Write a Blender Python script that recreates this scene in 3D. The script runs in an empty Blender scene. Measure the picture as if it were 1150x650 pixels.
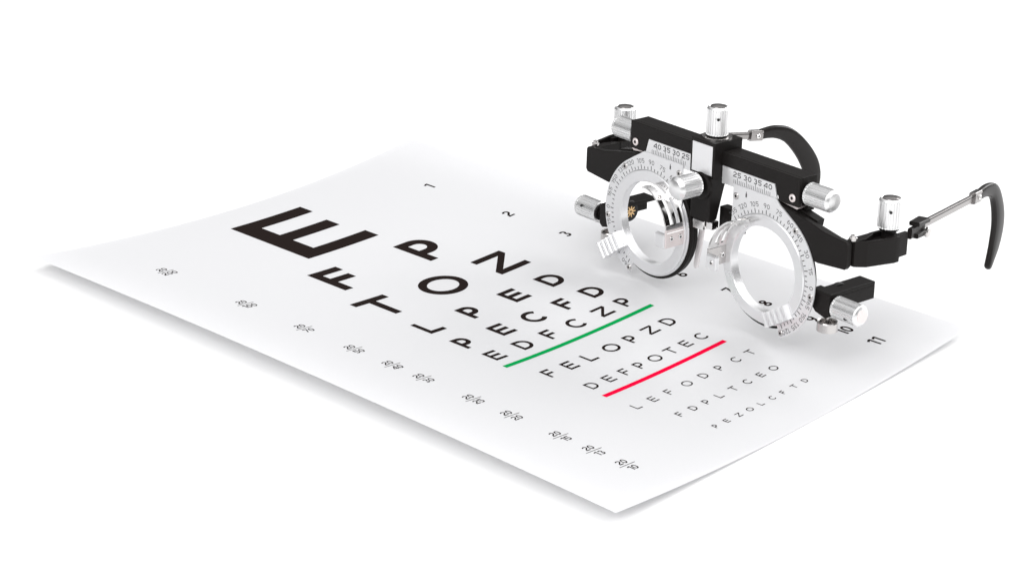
import bpy, bmesh, math
from mathutils import Vector, Matrix
PI = math.pi
S = bpy.context.scene
S.unit_settings.system = 'METRIC'
S.unit_settings.scale_length = 0.01          # one unit is one centimetre
COL = S.collection

# ------------------------------------------------------------------ camera
cam = bpy.data.cameras.new("camera"); camo = bpy.data.objects.new("camera", cam); COL.objects.link(camo)
right = Vector((0.66168208, -0.74881834, 0.03805153)); up = Vector((0.25747686, 0.27459336, 0.92644706)); fw = Vector((0.70418925, 0.60321603, -0.3744969))
m = Matrix((right, up, -fw)).transposed().to_4x4(); m.translation = Vector((-44.44197, -62.40081, 30.089728))
camo.matrix_world = m
cam.sensor_width = 36; cam.sensor_fit = 'HORIZONTAL'; cam.lens = 2337.938 / 1150 * 36
cam.clip_start = 1; cam.clip_end = 5000
S.camera = camo

# ------------------------------------------------------------------ studio surround + lamps + exposure
w = bpy.data.worlds.new("World"); S.world = w; w.use_nodes = True
nt = w.node_tree; nt.nodes.clear()
out = nt.nodes.new('ShaderNodeOutputWorld'); bg = nt.nodes.new('ShaderNodeBackground')
tc = nt.nodes.new('ShaderNodeTexCoord'); sx = nt.nodes.new('ShaderNodeSeparateXYZ'); rp = nt.nodes.new('ShaderNodeValToRGB')
nt.links.new(tc.outputs['Generated'], sx.inputs[0]); nt.links.new(sx.outputs['Z'], rp.inputs[0])
nt.links.new(rp.outputs[0], bg.inputs['Color']); nt.links.new(bg.outputs[0], out.inputs[0])
e = rp.color_ramp.elements
e[0].position = 0.0; e[0].color = (.30, .30, .31, 1)
e[1].position = 1.0; e[1].color = (1, 1, 1, 1)
for pos, v in ((.14, .12), (.40, .24), (.56, 1.0)):
    k = e.new(pos); k.color = (v, v, v * 1.01, 1)
bg.inputs['Strength'].default_value = 0.75

def area(name, loc, target, size, power, sy=None):
    l = bpy.data.lights.new(name, 'AREA'); l.energy = power; l.size = size
    if sy: l.shape = 'RECTANGLE'; l.size_y = sy
    o = bpy.data.objects.new(name, l); COL.objects.link(o); o.location = loc
    o.rotation_euler = (Vector(target) - Vector(loc)).to_track_quat('-Z', 'Y').to_euler()
    return o
area('back_softbox', (165, -50, 78), (12, -16, 0), 150, 235000, 80)
area('overhead_softbox', (-20, -62, 125), (8, -26, 0), 190, 128000)
area('front_softbox', (-95, -30, 70), (14, -16, 2), 80, 66000)
S.view_settings.view_transform = 'Standard'; S.view_settings.look = 'None'
S.view_settings.exposure = -0.03; S.view_settings.gamma = 1.0
S.render.engine = 'CYCLES'

# ------------------------------------------------------------------ materials
def mat(name, col, rough=.5, metal=0., spec=.5, noise=None, bump=None, trans=0., alpha=1., bscale=60, stretch=None):
    mm = bpy.data.materials.new(name); mm.use_nodes = True
    n = mm.node_tree; b = n.nodes['Principled BSDF']
    b.inputs['Base Color'].default_value = (*col, 1); b.inputs['Roughness'].default_value = rough
    b.inputs['Metallic'].default_value = metal; b.inputs['Specular IOR Level'].default_value = spec
    b.inputs['Transmission Weight'].default_value = trans
    t = n.nodes.new('ShaderNodeTexCoord'); mp = n.nodes.new('ShaderNodeMapping')
    n.links.new(t.outputs['Object'], mp.inputs[0])
    if stretch: mp.inputs['Scale'].default_value = stretch
    if noise:
        q = n.nodes.new('ShaderNodeTexNoise'); q.inputs['Scale'].default_value = noise[0]; q.inputs['Detail'].default_value = 4
        r = n.nodes.new('ShaderNodeMapRange'); r.inputs['To Min'].default_value = rough - noise[1]; r.inputs['To Max'].default_value = rough + noise[1]
        n.links.new(mp.outputs[0], q.inputs['Vector']); n.links.new(q.outputs['Fac'], r.inputs['Value']); n.links.new(r.outputs[0], b.inputs['Roughness'])
    if bump:
        q2 = n.nodes.new('ShaderNodeTexNoise'); q2.inputs['Scale'].default_value = bscale; q2.inputs['Detail'].default_value = 3
        bp = n.nodes.new('ShaderNodeBump'); bp.inputs['Strength'].default_value = bump; bp.inputs['Distance'].default_value = .01
        n.links.new(mp.outputs[0], q2.inputs['Vector']); n.links.new(q2.outputs['Fac'], bp.inputs['Height']); n.links.new(bp.outputs[0], b.inputs['Normal'])
    return mm
M_TABLE = mat('white_acrylic', (.92, .92, .92), .6, spec=.2)
M_PAPER = mat('white_card', (.745, .745, .756), .6, spec=.2, bump=.12, bscale=25)
_n = M_PAPER.node_tree; _t = _n.nodes.new('ShaderNodeBsdfTranslucent'); _t.inputs['Color'].default_value = (.86, .86, .872, 1)
_m = _n.nodes.new('ShaderNodeMixShader'); _m.inputs[0].default_value = .17
_n.links.new(_n.nodes['Principled BSDF'].outputs[0], _m.inputs[1]); _n.links.new(_t.outputs[0], _m.inputs[2]); _n.links.new(_m.outputs[0], _n.nodes['Material Output'].inputs[0])
M_INK = mat('black_ink', (.019, .014, .013), .75, spec=.0)
M_GREEN = mat('green_ink', (.0, .30, .07), .7, spec=.02)
M_RED = mat('red_ink', (.78, .0, .042), .7, spec=.02)
M_BLACK = mat('black_anodised', (.013, .0115, .011), .38, spec=.12, noise=(9, .05), bump=.12, bscale=90)
M_RUBBER = mat('black_plastic', (.016, .014, .0135), .30, spec=.20, noise=(.8, .04))
M_ALU = mat('knurled_aluminium', (.90, .90, .90), .36, metal=1., bump=.06, bscale=40)
M_SATIN = mat('satin_silver', (.80, .80, .81), .32, metal=.45, noise=(.8, .03))
M_RING = mat('frosted_silver', (.84, .84, .85), .28, metal=.66, noise=(.8, .03))
M_CHROME = mat('polished_chrome', (.86, .85, .84), .09, metal=1., noise=(6, .03))
M_STEEL = mat('steel', (.60, .58, .57), .25, metal=1., noise=(1.5, .04))
M_PINK = mat('rosy_steel', (.86, .78, .77), .35, metal=.6)
M_PAD = mat('clear_silicone', (.90, .86, .86), .35)
M_ROD = mat('nickel_rod', (.34, .325, .32), .25, metal=1.)
M_GREY = mat('grey_engraving', (.07, .07, .073), .6)
M_DARK = mat('dark_recess', (.01, .01, .01), .6)
M_BRASS = mat('brass', (.85, .58, .30), .3, metal=1.)
M_MIRROR = mat('brushed_plate', (.86, .86, .87), .38, metal=.6, noise=(6, .05))

# ------------------------------------------------------------------ helpers
def new_obj(name, bm, mats, parent=None, smooth=None, label=None):
    me = bpy.data.meshes.new(name)
    bmesh.ops.recalc_face_normals(bm, faces=bm.faces) if smooth != 'keep' else None
    if smooth is not None:
        for f in bm.faces: f.smooth = True
    bm.to_mesh(me); bm.free()
    for x in (mats if isinstance(mats, (list, tuple)) else [mats]): me.materials.append(x)
    o = bpy.data.objects.new(name, me); COL.objects.link(o)
    if smooth is not None:
        me.set_sharp_from_angle(angle=math.radians(19))
    if parent: o.parent = parent
    if label: o['label'] = label
    return o

def box(bm, x0, x1, y0, y1, z0, z1, bev=.03, mi=0, rot=None):
    r = bmesh.ops.create_cube(bm, size=1)
    vs = r['verts']
    for v in vs:
        v.co = Vector((x0 + (v.co.x + .5) * (x1 - x0), y0 + (v.co.y + .5) * (y1 - y0), z0 + (v.co.z + .5) * (z1 - z0)))
    fs = set(f for v in vs for f in v.link_faces)
    for f in fs: f.material_index = mi
    if bev:
        es = list(set(ed for v in vs for ed in v.link_edges))
        rr = bmesh.ops.bevel(bm, geom=es, offset=bev, segments=2, affect='EDGES', profile=.5)
        for f in rr['faces']: f.material_index = mi

def prism(bm, poly, y0, y1, axes='xz', bev=.025, mi=0, holes=None):
    """polygon in two axes, extruded along the third"""
    def P(a, b, c):
        if axes == 'xz': return Vector((a, c, b))
        if axes == 'yz': return Vector((c, a, b))
        return Vector((a, b, c))
    n = len(poly)
    a = [bm.verts.new(P(p[0], p[1], y0)) for p in poly]; b = [bm.verts.new(P(p[0], p[1], y1)) for p in poly]
    fs = [bm.faces.new(a), bm.faces.new(b[::-1])]
    for i in range(n): fs.append(bm.faces.new((a[i], b[i], b[(i + 1) % n], a[(i + 1) % n])))
    for f in fs: f.material_index = mi
    bmesh.ops.recalc_face_normals(bm, faces=fs)
    if bev:
        es = list(set(fs[0].edges) | set(fs[1].edges))
        rr = bmesh.ops.bevel(bm, geom=es, offset=bev, segments=2, affect='EDGES', profile=.5)
        for f in rr['faces']: f.material_index = mi

def lathe(bm, prof, origin, axis, n=48, flute=0, depth=.0, mi=0, frange=None):
    """prof: (radius, height, fluted?) along axis"""
    ax = Vector(axis).normalized(); t = Vector((0, 0, 1)) if abs(ax.z) < .9 else Vector((1, 0, 0))
    u = ax.cross(t).normalized(); v = ax.cross(u)
    o = Vector(origin); rings = []
    for p in prof:
        r, h = p[0], p[1]; fl = p[2] if len(p) > 2 else 0
        if r < 1e-5: rings.append([bm.verts.new(o + ax * h)]); continue
        ring = []
        for i in range(n):
            rr = r - (depth if (fl and (i % flute) >= flute // 2) else 0)
            a = 2 * PI * i / n
            ring.append(bm.verts.new(o + ax * h + (u * math.cos(a) + v * math.sin(a)) * rr))
        rings.append(ring)
    for A, B in zip(rings, rings[1:]):
        if len(A) == 1 and len(B) == 1: continue
        for i in range(n):
            j = (i + 1) % n
            if len(A) == 1: f = bm.faces.new((A[0], B[j], B[i]))
            elif len(B) == 1: f = bm.faces.new((A[i], A[j], B[0]))
            else: f = bm.faces.new((A[i], A[j], B[j], B[i]))
            f.material_index = mi

def annulus(bm, c, r0, r1, y0, y1, a0=0, a1=360, n=96, bev=.03, mi=0):
    """ring sector in the xz plane about c=(x,z), thickness along y, softened rims"""
    full = abs(a1 - a0) >= 360
    prof = [(r0, y0 + bev), (r0 + bev, y0), (r1 - bev, y0), (r1, y0 + bev), (r1, y1 - bev), (r1 - bev, y1), (r0 + bev, y1), (r0, y1 - bev)]
    k = n if full else n + 1
    rings = []
    for i in range(k):
        a = math.radians(a0 + (a1 - a0) * i / n)
        rings.append([bm.verts.new((c[0] + r * math.cos(a), y, c[1] + r * math.sin(a))) for r, y in prof])
    for i in range(n):
        A = rings[i]; B = rings[(i + 1) % k]
        for j in range(8):
            f = bm.faces.new((A[j], A[(j + 1) % 8], B[(j + 1) % 8], B[j])); f.material_index = mi
    if not full:
        bm.faces.new(rings[0]); bm.faces.new(rings[-1][::-1])

def sweep(bm, pts, hs, ts, side, n=14, power=2.6, mi=0):
    """sweep a rounded flat section: half height hs in the plane of the curve, half thickness ts along side"""
    side = Vector(side).normalized(); rings = []
    for i, p in enumerate(pts):
        p = Vector(p); a = Vector(pts[max(i - 1, 0)]); b = Vector(pts[min(i + 1, len(pts) - 1)])
        tg = (b - a).normalized(); nn = side.cross(tg).normalized()
        ring = []
        for k in range(n):
            q = 2 * PI * k / n; c, s = math.cos(q), math.sin(q)
            cx = math.copysign(abs(c) ** (2 / power), c); sy = math.copysign(abs(s) ** (2 / power), s)
            ring.append(bm.verts.new(p + nn * hs[i] * cx + side * ts[i] * sy))
        rings.append(ring)
    for A, B in zip(rings, rings[1:]):
        for k in range(n):
            f = bm.faces.new((A[k], A[(k + 1) % n], B[(k + 1) % n], B[k])); f.material_index = mi
    bm.faces.new(rings[0][::-1]); bm.faces.new(rings[-1])

def catmull(P, sub=8):
    out = []
    L = len(P)
    for i in range(L - 1):
        p0, p1, p2, p3 = P[max(i - 1, 0)], P[i], P[i + 1], P[min(i + 2, L - 1)]
        for k in range(sub):
            t = k / sub
            out.append(tuple(.5 * (2 * b + (c - a) * t + (2 * a - 5 * b + 4 * c - d) * t * t + (-a + 3 * b - 3 * c + d) * t ** 3) for a, b, c, d in zip(p0, p1, p2, p3)))
    out.append(tuple(P[-1])); return out

# ------------------------------------------------------------------ lettering: centre lines of a plain sans, cap height 1
def arc(cx, cy, rx, ry, a0, a1, n=20):
    return [(cx + rx * math.cos(math.radians(a0 + (a1 - a0) * i / n)), cy + ry * math.sin(math.radians(a0 + (a1 - a0) * i / n))) for i in range(n + 1)]
WID = dict(E=.83, F=.72, P=.72, L=.78, D=.92, T=1.0, O=1.2, Z=1.0, C=1.05)
for ch in '0235679': WID[ch] = .60
WID['8'] = .60; WID['4'] = .66; WID['1'] = .42
def glyph(ch, t, w):
    h = t / 2; top = 1 - h; R = w - h
    if ch == 'E': return [[(h, 0), (h, 1)], [(t, top), (w, top)], [(t, .51), (w * .92, .51)], [(t, h), (w, h)]]
    if ch == 'F': return [[(h, 0), (h, 1)], [(t, top), (w, top)], [(t, .50), (w * .92, .50)]]
    if ch == 'L': return [[(h, 0), (h, 1)], [(t, h), (w, h)]]
    if ch == 'T': return [[(0, top), (w, top)], [(w / 2, 0), (w / 2, 1 - t)]]
    if ch == 'P':
        b = .40; r = (top - b) / 2; x = R - r * 1.05
        return [[(h, 0), (h, 1)], [(t, top), (x, top)] + arc(x, b + r, r * 1.05, r, 90, -90)[1:-1] + [(x, b), (t, b)]]
    if ch == 'D':
        x = w * .40
        return [[(h, 0), (h, 1)], [(t, top), (x, top)] + arc(x, .5, R - x, .5 - h, 90, -90, 28)[1:-1] + [(x, h), (t, h)]]
    if ch == 'O': return [arc(w / 2, .5, w / 2 - h, .52 - h, 0, 360, 44)]
    if ch == 'C': return [arc(w * .52, .5, w * .52 - h, .52 - h, 44, 316, 34)]
    if ch == 'Z': return [[(0.02, top), (w, top)], [(0, h), (w, h)]]
    if ch == '0': return [arc(w / 2, .5, w / 2 - h, .5 - h, 0, 360, 30)]
    if ch == '1': return [[(.03, .80), (w - h, 1 - h * .6)], [(w - h, 0), (w - h, 1)]]
    if ch == '2': return [arc(w / 2, .70, w / 2 - h, .30 - h, 170, -28, 16) + [(h, t * 1.2)], [(0, h), (w, h)]]
    if ch == '3': return [arc(w / 2 - .02, .735, w / 2 - h - .02, .265 - h, 150, -80, 14), arc(w / 2, .285, w / 2 - h, .285 - h, 90, -150, 14)]
    if ch == '4': return [[(w - .17, 0), (w - .17, 1)], [(w - .2, .97), (.04, .27), ], [(0, .27), (w, .27)]]
    if ch == '5': return [[(w - .02, top), (h + .02, top), (h + .01, .50)], arc(w / 2 - .02, .325, w / 2 - h + .01, .325 - h, 140, -145, 18)]
    if ch == '6': return [arc(w / 2, .31, w / 2 - h, .31 - h, 0, 360, 24), [(h + .02, .36), (.16, .70), (.40, .99)]]
    if ch == '9': return [arc(w / 2, .69, w / 2 - h, .31 - h, 0, 360, 24), [(w - h - .02, .64), (w - .16, .30), (w - .40, .01)]]
    if ch == '7': return [[(0, top), (w - .02, top)], [(w - h, 1 - t), (.20, 0)]]
    if ch == '8': return [arc(w / 2, .745, w / 2 - h - .03, .255 - h, 0, 360, 22), arc(w / 2, .27, w / 2 - h, .27 - h, 0, 360, 22)]
    return []

def stroke(bm, pts, t, fn, step, lay):
    P = [Vector((a, b)) for a, b in pts]
    closed = (P[0] - P[-1]).length < 1e-6
    Q = [P[0]]; corner = {}
    for a, b in zip(P, P[1:]):
        k = max(1, int(math.ceil((b - a).length / step)))
        for i in range(1, k + 1): Q.append(a + (b - a) * i / k)
    n = len(Q); L = []; R = []
    for i, p in enumerate(Q):
        if closed and i in (0, n - 1): a, b = Q[n - 2], Q[1]
        else: a, b = Q[max(i - 1, 0)], Q[min(i + 1, n - 1)]
        d1 = (p - a); d2 = (b - p)
        if d1.length < 1e-9: d1 = d2
        if d2.length < 1e-9: d2 = d1
        d1.normalize(); d2.normalize(); n1 = Vector((-d1.y, d1.x)); n2 = Vector((-d2.y, d2.x)); nn = (n1 + n2).normalized()
        k = t / 2 / max(.5, nn.dot(n1))
        L.append(p + nn * k); R.append(p - nn * k)
    LV = [bm.verts.new(fn(q.x, q.y, lay)) for q in L]; RV = [bm.verts.new(fn(q.x, q.y, lay)) for q in R]
    for i in range(n - 1): bm.faces.new((LV[i], RV[i], RV[i + 1], LV[i + 1]))

def put_char(bm, ch, x, y, h, t, fn, w=None, step=None, base=0):
    """x,y: lower left corner in the surface's own coordinates (x right, y up)"""
    w = (w if w else WID[ch]); step = step or .5
    for i, s in enumerate(glyph(ch, t, w)):
        stroke(bm, [(x + a * h, y + b * h) for a, b in s], t * h, fn, step, base)
    if ch == 'Z':                      # slanting stroke with level ends
        k = 1.28 * t; rows = []
        for i in range(7):
            f = i / 6; yy = t + (1 - 2 * t) * f
            rows.append([bm.verts.new(fn(x + (f * (w - k) + q) * h, y + yy * h, base)) for q in (0, k)])
        for A, B in zip(rows, rows[1:]): bm.faces.new((A[0], A[1], B[1], B[0]))

def put_word(bm, s, cx, cy, h, t, fn, gap=.14, squeeze=1., step=None, boost=0):
    W = sum(WID[c] * squeeze for c in s) + gap * (len(s) - 1)
    x = cx - W * h / 2
    for c in s:
        put_char(bm, c, x, cy - h / 2, h, t, fn, WID[c] * squeeze, step); x += (WID[c] * squeeze + gap) * h

# ------------------------------------------------------------------ the table
bm = bmesh.new()
N = 24
for i in range(N + 1):
    for j in range(N + 1): bm.verts.new((-900 + 1800 * i / N, -900 + 1800 * j / N, 0))
bm.verts.ensure_lookup_table()
for i in range(N):
    for j in range(N):
        a = i * (N + 1) + j; bm.faces.new([bm.verts[k] for k in (a, a + N + 1, a + N + 2, a + 1)])
tb = new_obj('table_surface', bm, M_TABLE); tb['kind'] = 'structure'; tb['label'] = 'seamless plain white table surface'; tb['category'] = 'table'

# ------------------------------------------------------------------ the eye chart
PW, PH = 21.0, 28.80
ZQ = (0.518, 0.503, -0.482, 0.709, -0.637, 0.269)
def sheet_z(u, v):
    vv = v / 25.; L = ZQ[0] + ZQ[1] * vv + ZQ[2] * vv * vv; R = ZQ[3] + ZQ[4] * vv + ZQ[5] * vv * vv
    return .008 + L * max(0, (10.5 - u) / 10) ** 2 + R * max(0, (u - 10.5) / 10) ** 2
def on_sheet(x, y, lay=0):           # x to the right of the chart, y up (negative going down the chart)
    return Vector((x, y, sheet_z(x, -y) + .022 + .004 + lay))

chart = bpy.data.objects.new('eye_chart', None); COL.objects.link(chart); chart.location = (0, 0, 0)
chart.empty_display_size = 2
chart['label'] = 'white paper letter chart, big black E, green and red lines, edges curling up'; chart['category'] = 'eye chart'
bm = bmesh.new(); NU, NV = 84, 112; T = []
for i in range(NU + 1):
    u = PW * i / NU; T.append([bm.verts.new((u, -PH * j / NV, sheet_z(u, PH * j / NV) + .022)) for j in range(NV + 1)])
for i in range(NU):
    for j in range(NV): bm.faces.new((T[i][j], T[i][j + 1], T[i + 1][j + 1], T[i + 1][j]))
new_obj('paper_sheet', bm, M_PAPER, chart, smooth=True)

ROWV = (4.03, 8.73, 11.86, 14.44, 16.34, 17.84, 20.18, 21.86, 23.99, 25.38, 26.77)
# per row: cap height, stroke weight, [(letter, x of its left side), ...]
ROWS = [
    (4.63, .17, [('E', 8.56)]),
    (2.12, .205, [('F', 7.22), ('P', 11.96)]),
    (1.74, .20, [('T', 6.27), ('O', 9.42), ('Z', 12.92)]),
    (1.08, .21, [('L', 6.52), ('P', 8.87), ('E', 11.24), ('D', 13.38)]),
    (.94, .205, [('P', 6.49), ('E', 8.44), ('C', 10.14), ('F', 12.09), ('D', 13.67)]),
    (.76, .19, [('E', 6.48), ('D', 8.01), ('F', 9.53), ('C', 10.90), ('Z', 12.50), ('P', 13.88)]),
    (.62, .175, [('F', 6.82), ('E', 7.90), ('L', 9.00), ('O', 10.13), ('P', 11.42), ('Z', 12.48), ('D', 13.60)]),
    (.50, .16, [('D', 7.13), ('E', 8.08), ('F', 9.00), ('P', 9.83), ('O', 10.62), ('T', 11.60), ('E', 12.54), ('C', 13.42)]),
    (.38, .14, [('L', 6.98), ('E', 7.90), ('F', 8.82), ('O', 9.77), ('D', 10.79), ('P', 11.76), ('C', 12.71), ('T', 13.60)]),
    (.33, .15, [('F', 7.62), ('D', 8.35), ('P', 9.13), ('L', 9.87), ('T', 10.67), ('C', 11.50), ('E', 12.34), ('O', 13.07)]),
    (.25, .16, [('P', 7.79), ('E', 8.42), ('Z', 9.10), ('O', 9.72), ('L', 10.42), ('C', 11.07), ('F', 11.75), ('T', 12.40), ('D', 13.08)])]
for v, (h, t, L) in zip(ROWV, ROWS):
    for ch, x in L:
        bm = bmesh.new()
        if h > 4:      # the big E: heavy spine, three arms
            y = -v - h / 2
            for k, s in enumerate(([(.5, 0), (.5, h)], [(1.0, h - .39), (3.88, h - .39)], [(1.0, h * .512), (3.63, h * .512)], [(1.0, .39), (3.92, .39)])):
                stroke(bm, [(x + a, y + b) for a, b in s], 1.0 if k == 0 else .78, on_sheet, .4, 0)
        else: put_char(bm, ch, x, -v - h / 2, h, t, on_sheet, step=.35)
        new_obj('letter', bm, M_INK, chart, smooth='keep')
FR = ('200', '100', '70', '50', '40', '30', '25', '20', '15', '13', '10')
for v, s in zip((4.157, 8.71, 11.862, 14.432, 16.319, 17.82, 20.137, 21.857, 23.989, 25.397, 26.764), FR):
    bm = bmesh.new(); cx = 3.13; hh = .28
    put_word(bm, '20', cx, -v + .24, hh, .17, on_sheet, gap=.12, squeeze=1.2, step=.2)
    stroke(bm, [(cx - .39, -v), (cx + .39, -v)], .028, on_sheet, .2, 0)
    put_word(bm, s, cx, -v - .24, hh, .17, on_sheet, gap=.12, squeeze=1.2, step=.2)
    new_obj('acuity_fraction', bm, M_INK, chart, smooth='keep')
for i, v in enumerate((4.157, 8.71, 11.862, 14.432, 16.319, 17.82, 20.137, 21.857, 23.989, 25.43, 26.80)):
    bm = bmesh.new(); put_word(bm, str(i + 1), 17.77, -v, .55, .18, on_sheet, gap=.12, squeeze=1.05, step=.2)
    new_obj('row_number', bm, M_INK, chart, smooth='keep')
for nm, x0, x1, v, mt in (('green_line', 6.24, 14.70, 18.79, M_GREEN), ('red_line', 6.94, 13.97, 22.73, M_RED)):
    bm = bmesh.new(); stroke(bm, [(x0, -v), (x1, -v)], .21, on_sheet, .25, 0); new_obj(nm, bm, mt, chart, smooth='keep')

# ------------------------------------------------------------------ the optometrist's trial frame
TF = bpy.data.objects.new('trial_frame', None); COL.objects.link(TF); TF.empty_display_size = 2
mx = Matrix(((-.17541461, .98446773, -.00728015), (-.98413262, -.17514479, .02841294), (.02669654, .01214868, .99956976))).to_4x4()
mx.translation = Vector((15.59492, -20.53706, 0)); TF.matrix_world = mx
TF['label'] = "black and silver trial frame with knurled knobs and two lens rings, standing on the chart"
TF['category'] = 'trial frame'

def screw(parent, c, axis, r=.11, th=.05, mt=M_CHROME):
    bm = bmesh.new(); ax = Vector(axis).normalized()
    lathe(bm, [(0, 0), (r, 0), (r, th * .6), (r * .82, th), (r * .42, th), (r * .36, th * .5), (0, th * .5)], c, axis, n=20)
    bm.faces.ensure_lookup_table()
    for f in bm.faces:
        d = (f.calc_center_median() - Vector(c)); rad = (d - ax * d.dot(ax)).length
        if rad < r * .41 and d.dot(ax) > th * .3: f.material_index = 1
    return new_obj('screw', bm, [mt, M_DARK], parent, smooth=True)

def knob(base, axis, L, r=.42, dome=.08, stem=.0, stem_r=.2, hole=None, pink=False, flat=False):
    """knurled aluminium knob, base of the grip at base, pointing along axis"""
    bm = bmesh.new(); c = r * .12
    prof = [(0, 0), (r - c, 0), (r, c * .7), (r, c, 1), (r, L - c * 1.6, 1), (r - .01, L - c * 1.5), (r - c * .9, L - c * .5)]
    if flat: prof += [(r * .80, L), (r * .72, L - .03), (0, L + .02)]
    else: prof += [(r * .72, L + dome * .45), (r * .4, L + dome * .85), (0, L + dome)]
    lathe(bm, prof, base, axis, n=168, flute=7, depth=.045)
    k = new_obj('adjusting_knob', bm, M_ALU, TF, smooth=True)
    ax = Vector(axis).normalized()
    if stem:
        bm = bmesh.new(); lathe(bm, [(stem_r, -stem), (stem_r, .02)], base, axis, n=28); 
        lathe(bm, [(0, -.06), (stem_r + .12, -.06), (stem_r + .12, -.005), (0, -.005)], base, axis, n=28)
        new_obj('stem', bm, M_BLACK, k, smooth=True)
    if hole:
        hd = Vector(hole).normalized(); p = Vector(base) + ax * L * .62 + hd * (r - .03)
        bm = bmesh.new(); lathe(bm, [(0, 0), (.055, 0), (.055, .036), (0, .036)], p, hd, n=14); new_obj('grub_screw', bm, M_DARK, k, smooth=True)
    if pink:
        p = Vector(base) + ax * (L + .02)
        bm = bmesh.new(); lathe(bm, [(0, 0), (r * .62, 0), (r * .62, .03), (0, .04)], p, axis, n=32); new_obj('end_cap', bm, M_PINK, k, smooth=True)
    if flat:  # added dark cap; its colour stands in for the grey reflection on top
        p = Vector(base) + ax * (L - .035)
        bm = bmesh.new(); lathe(bm, [(0, 0), (r * .74, 0), (r * .70, .045), (0, .13)], p, axis, n=48); new_obj('end_cap', bm, M_ROD, k, smooth=True)
    return k

# crossbar
bm = bmesh.new()
prism(bm, [(-4.38, 5.50), (-3.52, 5.50), (-3.36, 6.08), (-.55, 6.08), (-.55, 6.58), (-4.38, 6.58)], -.04, .10, bev=.02)
prism(bm, [(4.56, 5.50), (3.60, 5.50), (3.42, 6.08), (.62, 6.08), (.62, 6.58), (4.56, 6.58)], -.04, .10, bev=.02)
box(bm, -4.38, 4.56, .101, .85, 5.62, 6.58, .025)
bar = new_obj('crossbar', bm, M_BLACK, TF, smooth=True)
screw(bar, (-4.07, -.04, 5.79), (0, -1, 0), .15, .05, M_PINK); screw(bar, (4.26, -.04, 5.79), (0, -1, 0), .15, .05, M_PINK)
# bridge block
bm = bmesh.new()
prism(bm, [(-.60, 5.62), (.66, 5.62), (.66, 6.95), (-.60, 6.95)], -.46, .95, bev=.03)
blk = new_obj('bridge_block', bm, M_BLACK, TF, smooth=True)
bm = bmesh.new(); box(bm, -.48, .57, -.485, -.455, 5.70, 6.82, .01); new_obj('face_plate', bm, M_MIRROR, blk, smooth=True)
bm = bmesh.new()
lathe(bm, [(0, 0), (.56, 0), (.56, .05), (0, .05)], (.02, .25, 6.95), (0, 0, 1), n=40); new_obj('washer', bm, M_STEEL, blk, smooth=True)
# nose rest slide under the block
bm = bmesh.new()
prism(bm, [(-.44, 5.60), (.40, 5.60), (.22, 5.0), (-.06, 3.94), (-.44, 3.88)], -.50, .53, axes='yz', bev=.03)
lathe(bm, [(0, .0), (.52, .0), (.52, .12), (.44, .16), (0, .16)], (.05, -.38, 5.22), (0, -1, 0), n=40)
sl = new_obj('nose_rest_slide', bm, M_BLACK, TF, smooth=True)
bm = bmesh.new(); box(bm, -.36, .20, -.42, .0, 3.48, 3.84, .03); box(bm, .24, .54, -.30, .05, 3.56, 3.86, .02); new_obj('slide_foot', bm, M_CHROME, sl, smooth=True)
bm = bmesh.new()
prism(bm, [(-.98, 3.26), (-.74, 3.24), (-.86, 2.3), (-1.02, 1.42), (-1.16, 1.36), (-1.24, 1.46), (-1.14, 2.3)], .56, .66, bev=.03)
box(bm, -.95, -.25, .58, .64, 3.15, 3.60, .02)
new_obj('nose_pad', bm, M_PAD, TF, smooth=True)

# knobs
knob((.05, -.74, 5.33), (0, -1, 0), 1.0, .45, dome=.14, stem=.3, stem_r=.22)
knob((.0, .27, 7.03), (0, 0, 1), 1.08, .42, stem=.1, stem_r=.3, hole=(.75, -.66, 0), flat=True)
knob((4.66, .40, 5.98), (1, 0, 0), 1.16, .42, dome=.07, stem=.14)
knob((-4.46, .40, 5.98), (-1, 0, 0), 1.16, .42, dome=.07, stem=.14)
knob((7.02, 2.0, 5.06), (0, 0, 1), 1.09, .435, stem=.45, stem_r=.24, hole=(.7, -.71, 0), flat=True)
knob((-7.02, 2.0, 5.06), (0, 0, 1), 1.09, .435, stem=.45, stem_r=.24, hole=(.9, -.4, 0), flat=True)
knob((6.28, .42, 2.20), (1, 0, 0), 1.18, .40, dome=.04, stem=.14, pink=True, hole=(0, -.9, -.4))
knob((-6.50, .42, 2.16), (-1, 0, 0), 1.22, .43, dome=.10, stem=.14, hole=(-.0, -.9, .35))

def on_plate(cx, cz, y):
    return lambda a, b, lay: Vector((a, y - .002 - lay * .5, b))

def plate_outline(s, cx, cz, r0, r1, a_end):
    """crescent scale plate with its tab up to the ruler, one outline; s=+1 viewer's right cell"""
    pts = []
    # outer edge from lower end round the outside up to the tab
    A = [a_end + (58 - a_end) * i / 60 for i in range(61)]
    for a in A: pts.append((cx + s * r1 * math.cos(math.radians(a)), cz + r1 * math.sin(math.radians(a))))
    pts += [(cx + s * .98, cz + 2.42), (s * 3.72, cz + 2.62), (s * 3.52, 5.56), (s * 1.36, 5.56), (s * 1.33, cz + 1.15)]
    th0 = math.degrees(math.atan2(1.15, s * 0 + (1.33 - 3.08)))      # angle of the tab's inner corner
    for i in range(61):
        a = 146 + (a_end - 146) * i / 60
        pts.append((cx + s * r0 * math.cos(math.radians(a)), cz + r0 * math.sin(math.radians(a))))
    return pts

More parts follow.
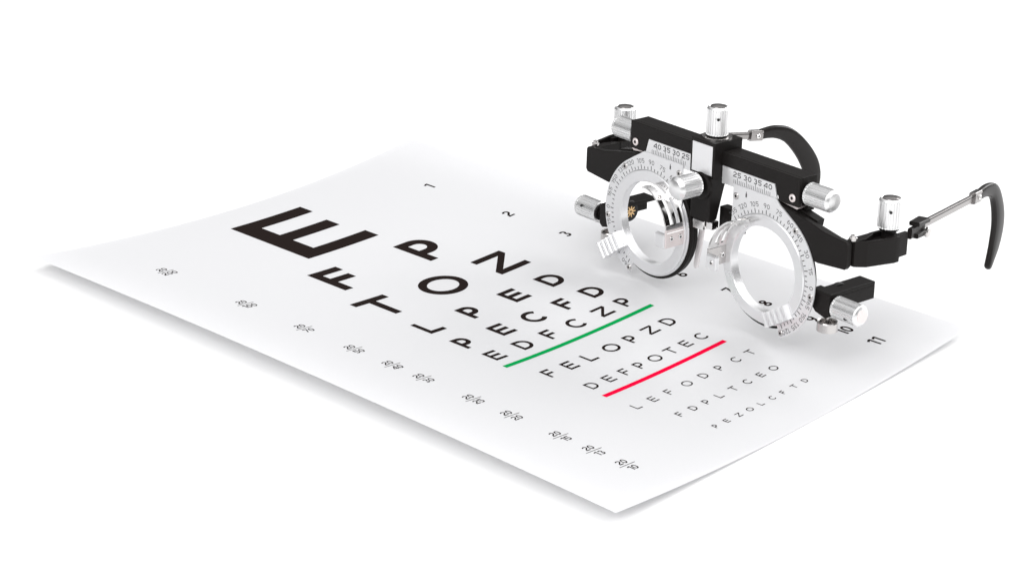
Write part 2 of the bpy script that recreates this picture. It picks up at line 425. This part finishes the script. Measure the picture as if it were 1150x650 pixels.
for s, cx, cz in ((-1, -3.08, 2.81), (1, 3.08, 2.76)):
    ang = lambda a: a if s > 0 else 180 - a
    # ruler on the bar
    bm = bmesh.new()
    prism(bm, [(s * .68, 5.40), (s * .68, 6.07), (s * 3.34, 6.07), (s * 3.54, 5.40)], -.035, .02, bev=.006)
    ru = new_obj('ruler_plate', bm, M_SATIN, TF, smooth=True)
    bm = bmesh.new(); fn = on_plate(0, 0, -.036)
    for i in range(21):      # 22..42 mm marks
        x = s * (1.30 + i * .092); L = .24 if i % 5 == 2 else .15
        stroke(bm, [(x, 5.56), (x, 5.56 + L)], .022, fn, 1, 0)
    for lab, x in (('25', 1.45), ('30', 1.98), ('35', 2.50), ('40', 3.02)): put_word(bm, lab, s * (x - (.16 if s < 0 else 0)), 5.90, .20, .17, fn, gap=.22, squeeze=1.5)
    new_obj('engraved_scale', bm, M_GREY, ru, smooth='keep')
    # scale plate
    bm = bmesh.new(); prism(bm, plate_outline(s, cx, cz, 2.07, 2.57, -66), -.10, -.04, bev=.008)
    pl = new_obj('scale_plate', bm, M_SATIN, TF, smooth=True)
    bm = bmesh.new(); fn = on_plate(0, 0, -.101)
    k = -60
    while k <= 137:
        a = math.radians(ang(k)); L = .17 if k % 15 == 0 else .11
        p = (cx + 2.09 * math.cos(a), cz + 2.09 * math.sin(a)); q = (cx + (2.09 + L) * math.cos(a), cz + (2.09 + L) * math.sin(a))
        stroke(bm, [p, q], .034, fn, 1, 0); k += 5
    labs = {-56: '120', -43: '135', -30: '150', -15: '165', 0: '0', 15: '15', 30: '30', 45: '45', 60: '60', 75: '75', 90: '90', 105: '105', 120: '120', 134: '135'} if s > 0 else \
           {-56: '60', -43: '45', -30: '30', -15: '15', 0: '0', 15: '165', 30: '150', 45: '135', 60: '120', 75: '105', 90: '90', 105: '75', 120: '60'}
    for a0, tx in labs.items():
        a = math.radians(ang(a0)); rr = 2.405; px, pz = cx + rr * math.cos(a), cz + rr * math.sin(a)
        rt = a - PI / 2; c_, s_ = math.cos(rt), math.sin(rt)
        g = lambda x, y, lay, px=px, pz=pz, c_=c_, s_=s_: Vector((px + x * c_ - y * s_, -.103 - lay * .5, pz + x * s_ + y * c_))
        put_word(bm, tx, 0, 0, .18, .12, g, gap=.22, squeeze=1.22)
    # little arrow mark
    x0 = cx - s * 1.05; stroke(bm, [(x0, 5.22), (x0, 5.36)], .07, fn, 1, 0); stroke(bm, [(x0, 5.36), (x0, 5.43)], .03, fn, 1, 0)
    new_obj('engraved_scale', bm, M_GREY, pl, smooth='keep')
    for a0, rr in ((52, 2.40), (-8, 2.42), (-63.5, 2.40)):
        a = math.radians(ang(a0)); screw(pl, (cx + rr * math.cos(a), -.10, cz + rr * math.sin(a)), (0, -1, 0), .12, .04, M_STEEL)
    screw(pl, (cx - s * 1.55, -.10, cz + 2.38), (0, -1, 0), .13, .04, M_STEEL)
    # turning ring, its face just behind the plate
    bm = bmesh.new(); annulus(bm, (cx, cz), 1.61, 2.06, -.15, .10, bev=.035); annulus(bm, (cx, cz), 1.63, 2.13, -.025, .04, bev=.015); annulus(bm, (cx, cz), 1.64, 1.78, .03, .27, bev=.03)
    rg = new_obj('lens_ring', bm, M_RING, TF, smooth=True)
    # ribbed lever of the ring
    bm = bmesh.new(); a = math.radians(217 if s < 0 else 32)
    ca, sa = math.cos(a), math.sin(a)
    lo, hi = (1.62, 3.04) if s < 0 else (-.72, .72)
    wd = .33 if s < 0 else .27; ox, oz = (0, 0) if s < 0 else (1.77 * math.cos(math.radians(-58)), 1.77 * math.sin(math.radians(-58)))
    yy = -.42 if s < 0 else -.24
    def LP(r, tt, y): return Vector((cx + ox + r * ca - tt * sa, y, cz + oz + r * sa + tt * ca))
    nr = 5 if s < 0 else 5; seg = (hi - lo) / (nr * 6)
    tp = []
    for i in range(nr * 6 + 1):
        ph = (i % 6) / 6 * 2 * PI; tp.append((lo + seg * i, yy + .04 - .20 * abs(math.sin(PI * i / 6))))
    back = -.11 if s < 0 else .12
    va = [bm.verts.new(LP(r, -wd, y)) for r, y in tp]; vb = [bm.verts.new(LP(r, wd, y)) for r, y in tp]
    wa = [bm.verts.new(LP(r, -wd, back)) for r, y in tp]; wb = [bm.verts.new(LP(r, wd, back)) for r, y in tp]
    for i in range(len(tp) - 1):
        bm.faces.new((va[i], va[i + 1], vb[i + 1], vb[i])); bm.faces.new((va[i], wa[i], wa[i + 1], va[i + 1]))
        bm.faces.new((vb[i], vb[i + 1], wb[i + 1], wb[i])); bm.faces.new((wa[i], wb[i], wb[i + 1], wa[i + 1]))
    bm.faces.new((va[0], vb[0], wb[0], wa[0])); bm.faces.new((va[-1], wa[-1], wb[-1], vb[-1]))
    new_obj('ribbed_lever', bm, M_RING, rg, smooth=True)
    # black rear cell
    bm = bmesh.new()
    annulus(bm, (cx, cz), 1.80, 2.25, .045, .20, bev=.03); annulus(bm, (cx, cz), 1.97, 2.19, .205, .44, bev=.05)
    box(bm, min(s * .30, s * 1.35), max(s * .30, s * 1.35), .30, .70, 3.45, 4.34, .03)
    new_obj('rear_cell', bm, M_BLACK, TF, smooth=True)
    # lens clip: curved springy sheet with long slots, end plate with two screws
    bm = bmesh.new(); R = 1.97; n = 26
    rails = ((-1.02, -.80), (-.63, -.47), (-.30, -.08))
    def CP(a, r, y): a = math.radians(ang(180 - a)); return (cx + r * math.cos(a), y, cz + r * math.sin(a))
    def sheet(y0, y1, a0, a1, n):
        th = .035; prev = None
        for i in range(n + 1):
            a = a0 + (a1 - a0) * i / n; flare = .16 * max(0, (a - 58) / 16) ** 2
            cur = [bm.verts.new(CP(a, R + th - flare, y0)), bm.verts.new(CP(a, R + th - flare, y1)), bm.verts.new(CP(a, R - th - flare, y1)), bm.verts.new(CP(a, R - th - flare, y0))]
            if prev:
                for k in range(4): bm.faces.new((prev[k], prev[(k + 1) % 4], cur[(k + 1) % 4], cur[k]))
            else: bm.faces.new(cur)
            prev = cur
        bm.faces.new(prev[::-1])
    sheet(-1.02, -.08, 8, 17, 4); sheet(-1.02, -.08, 46, 52, 3)
    for y0, y1 in rails: sheet(y0, y1, 17.01, 45.99, 12)
    sheet(-1.02, -.72, 52.01, 74, 12); sheet(-.42, -.08, 52.01, 74, 12)
    cl = new_obj('lens_clip', bm, M_CHROME, TF, smooth=True)
    bm = bmesh.new(); x0 = cx - s * 1.93
    box(bm, x0 - .05, x0 + .05, -1.04, -.06, cz - .30, cz + .42, .02)
    new_obj('clip_plate', bm, M_PINK if s < 0 else M_STEEL, cl, smooth=True)
    bm = bmesh.new(); xa, xb = sorted((x0, cx - s * 1.42)); box(bm, xa, xb, -1.12, -.92, cz - .30, cz + .25, .04)
    new_obj('clip_tab', bm, M_RING, cl, smooth=True)
    sx_ = 1 if s < 0 else -1
    for y in (-.78, -.33):
        screw(cl, (x0 + .05, y, cz + .05), (1, 0, 0), .10, .04)
    if s > 0: screw(cl, (x0 + .30, -1.12, cz - .02), (0, -1, 0), .09, .03)
    # black side arm
    bm = bmesh.new()
    arcp = [(cx + s * 2.50 * math.cos(math.radians(a)), cz + 2.50 * math.sin(math.radians(a))) for a in range(24, 73, 4)]
    poly = arcp + [(s * 3.40, 5.44), (s * 4.3, 5.30), (s * 5.2, 5.12), (s * 5.9, 4.95), (s * 6.88, 4.88), (s * 6.95, 4.80), (s * 6.97, 3.98), (s * 6.88, 3.86), (s * 5.62, 3.74)]
    prism(bm, poly, -.03, .22, bev=.03)
    # thicker upper lip running behind to the crossbar
    prism(bm, [(s * 3.3, 5.02), (s * 3.3, 5.46), (s * 4.4, 5.34), (s * 5.25, 5.16), (s * 5.2, 4.9)], .221, .62, bev=.02)
    prism(bm, [(s * 4.7, 4.5), (s * 5.2, 5.06), (s * 6.3, 4.86), (s * 6.9, 4.70), (s * 6.9, 4.1), (s * 5.4, 3.9)], .221, .34, bev=.02)
    arm = new_obj('side_arm', bm, M_BLACK, TF, smooth=True)
    bm = bmesh.new(); prism(bm, [(s * 3.5, 5.44), (s * 4.35, 5.34), (s * 4.55, 5.50), (s * 3.5, 5.50)], .12, .5, bev=.01); box(bm, min(s * 4.3, s * 4.6), max(s * 4.3, s * 4.6), .40, .75, 5.3, 5.66, .02, mi=1)
    new_obj('slide_spring', bm, [M_PINK, M_BLACK], arm, smooth=True)
    # hinge pin
    bm = bmesh.new(); lathe(bm, [(0, .30), (.07, .30), (.07, .36), (.15, .38), (.15, .47), (.10, .50), (.10, .56), (.05, .58), (0, .58)], (s * 6.86, .36, 4.50), (0, 0, 1), n=24)
    new_obj('hinge_pin', bm, M_STEEL, arm, smooth=True)
    # bracket: bent outer strip, inner strip, floor that carries the knob
    bm = bmesh.new()
    P = [(7.02, .30), (7.30, .64), (7.60, 1.74), (7.60, 1.98)]
    q = [(s * a, b) for a, b in P] + [(s * (a - .14), b) for a, b in P[::-1]]
    prism(bm, q, 3.93, 4.88, axes='xy', bev=.03)
    q = [(s * 6.60, .36), (s * 6.95, .36), (s * 7.0, .9), (s * 6.78, 1.5), (s * 6.62, 1.5)]
    prism(bm, q, 4.02, 4.86, axes='xy', bev=.03)
    q = [(s * 6.60, 1.45), (s * 6.74, 1.45), (s * 6.80, 2.68), (s * 6.66, 2.68)]
    prism(bm, q, 4.0, 4.86, axes='xy', bev=.02)
    q = [(s * 7.24, 1.6), (s * 7.42, 1.6), (s * 7.36, 2.66), (s * 7.20, 2.66)]
    prism(bm, q, 3.98, 4.84, axes='xy', bev=.02)
    box(bm, min(s * 6.7, s * 7.3), max(s * 6.7, s * 7.3), .9, 2.6, 4.1, 4.68, .02)
    new_obj('hinge_bracket', bm, M_BLACK, TF, smooth=True)
    # lower housing with thumb wheel
    bm = bmesh.new(); a, b = sorted((s * 5.47, s * 6.22)); box(bm, a, b, .14, 2.45, 2.54, 2.68, .03); a2, b2 = sorted((s * 5.99, s * 6.22)); box(bm, a2, b2, .60, 2.45, 2.02, 2.56, .03); box(bm, min(s * 5.55, s * 5.98), max(s * 5.55, s * 5.98), .60, 1.5, 2.15, 2.53, .03)
    prism(bm, [(s * 5.30, 2.67), (s * 6.215, 2.67), (s * 6.215, 1.86), (s * 6.05, 1.74), (s * 5.55, 1.86), (s * 5.30, 2.10)], .10, .62, bev=.03)
    hs = new_obj('wheel_housing', bm, M_BLACK, TF, smooth=True)
    bm = bmesh.new(); lathe(bm, [(.07, .62), (.07, .1), (.27, .1), (.30, .36), (.36, .38), (.38, .34), (.38, .02), (.34, 0), (0, 0)], (s * 5.90, .42, 1.16), (0, 0, 1), n=40)
    new_obj('thumb_wheel', bm, M_STEEL, TF, smooth=True)
    # pinion seen through the ring
    bm = bmesh.new(); lathe(bm, [(0, -.1), (.41, -.1), (.43, -.06), (.43, .06), (.41, .1), (0, .1)], (s * 5.64, 1.13, 2.32), (1, 0, 0), n=40)
    new_obj('pinion_wheel', bm, M_DARK, hs, smooth=True)
    bm = bmesh.new()
    for i in range(9):
        a = 2 * PI * i / 9; d = Vector((0, math.cos(a), math.sin(a))); pr = Vector((0, -math.sin(a), math.cos(a)))
        c0 = Vector((s * 5.64 + .102, 1.13, 2.32))
        vs = [bm.verts.new(c0 + d * .04 + pr * .035), bm.verts.new(c0 + d * .24 + pr * .02), bm.verts.new(c0 + d * .24 - pr * .02), bm.verts.new(c0 + d * .04 - pr * .035)]
        ws = [bm.verts.new(v.co + Vector((.03, 0, 0))) for v in vs]
        bm.faces.new(ws); bm.faces.new(vs[::-1])
        for k in range(4): bm.faces.new((vs[k], vs[(k + 1) % 4], ws[(k + 1) % 4], ws[k]))
    new_obj('pinion_spokes', bm, M_BRASS, hs, smooth=True)

# side pieces with curved ear tips
def temple(s, rod0, rod1, hook, hs):
    t = bpy.data.objects.new('temple', None); COL.objects.link(t); t.parent = TF
    r0, r1 = Vector(rod0), Vector(rod1); d = (r1 - r0).normalized()
    side = Vector((d.y, -d.x, 0)).normalized(); upv = side.cross(d).normalized()
    if upv.z < 0: upv = -upv
    bm = bmesh.new(); sweep(bm, [r0 + d * (k * (r1 - r0).length / 6) for k in range(7)], [.155] * 7, [.05] * 7, side, n=16, power=6)
    rd = new_obj('rod', bm, M_ROD, t, smooth=True)
    bm = bmesh.new()
    for e in (-1, 1): sweep(bm, [r0 + upv * .07 + side * .045 * e, r1 + upv * .07 + side * .045 * e], [.022] * 2, [.012] * 2, side, n=8)
    new_obj('groove', bm, M_DARK, rd, smooth=True)
    bm = bmesh.new(); sweep(bm, [r1 - d * .22, r1 + d * .42], [.225, .225], [.14, .14], side, n=20, power=7)
    c = new_obj('clip_sleeve', bm, M_ROD, t, smooth=True)
    screw(c, r1 + d * .14 + side * .14, side, .10, .06)
    screw(c, r1 + d * .14 - side * .14, -side, .10, .06)
    pts = catmull(hook, 8); n = len(pts); hw = catmull([(h,) for h in hs], 8)
    tt = [.135 + .03 * math.sin(PI * i / n) for i in range(n)]
    hh = [q[0] for q in hw]
    # rounded tip
    e = Vector(pts[-1]) - Vector(pts[-2]); e.normalize()
    for f, k in ((.05, .85), (.09, .6), (.11, .25)):
        pts.append(tuple(Vector(pts[n - 1]) + e * f)); hh.append(hh[n - 1] * k); tt.append(tt[n - 1] * k)
    bm = bmesh.new(); sweep(bm, pts, hh, tt, side, n=18, power=2.8); new_obj('ear_tip', bm, M_RUBBER, t, smooth=True)
    # hinge knuckle
    bm = bmesh.new(); b0 = r0 - d * .30
    for e, (a0, a1) in ((1, (.10, .26)), (-1, (-.34, -.16))):
        sweep(bm, [r0 - d * .75 + upv * (a0 + a1) / 2, r0 + d * .12 + upv * (a0 + a1) / 2], [abs(a1 - a0) / 2] * 2, [.20, .24], side, n=20, power=6)
    sweep(bm, [r0 - d * 1.1 + upv * -.1, r0 + d * .0 + upv * -.1], [.2, .2], [.09, .12], side, n=16, power=5)
    hk = new_obj('hinge_knuckle', bm, M_RUBBER, t, smooth=True)
    o = r0 - d * .05 - upv * .22
    for e in (1, -1):
        bm = bmesh.new(); lathe(bm, [(0, 0), (.19, 0), (.19, .08), (.15, .12), (0, .12)], o + side * .2 * e, side * e, n=28)
        new_obj('hinge_screw', bm, M_STEEL, hk, smooth=True)
temple(1, (7.02, 3.78, 4.78), (5.50, 8.50, 4.44),
       [(5.40, 8.85, 4.43), (5.18, 9.55, 4.42), (4.98, 10.25, 4.20), (4.84, 10.72, 3.60), (4.78, 10.98, 2.75), (4.82, 10.85, 1.90), (4.97, 10.40, 1.08)],
       [.21, .25, .30, .38, .48, .44, .18])
temple(-1, (-7.0, 3.78, 4.45), (-6.50, 8.80, 3.84),
       [(-6.46, 9.15, 3.84), (-6.40, 9.95, 3.82), (-6.33, 10.75, 3.52), (-6.25, 11.55, 2.75), (-6.2, 12.1, 1.9), (-6.17, 12.25, 1.15), (-6.15, 12.0, .4)],
       [.22, .28, .34, .40, .44, .36, .18])
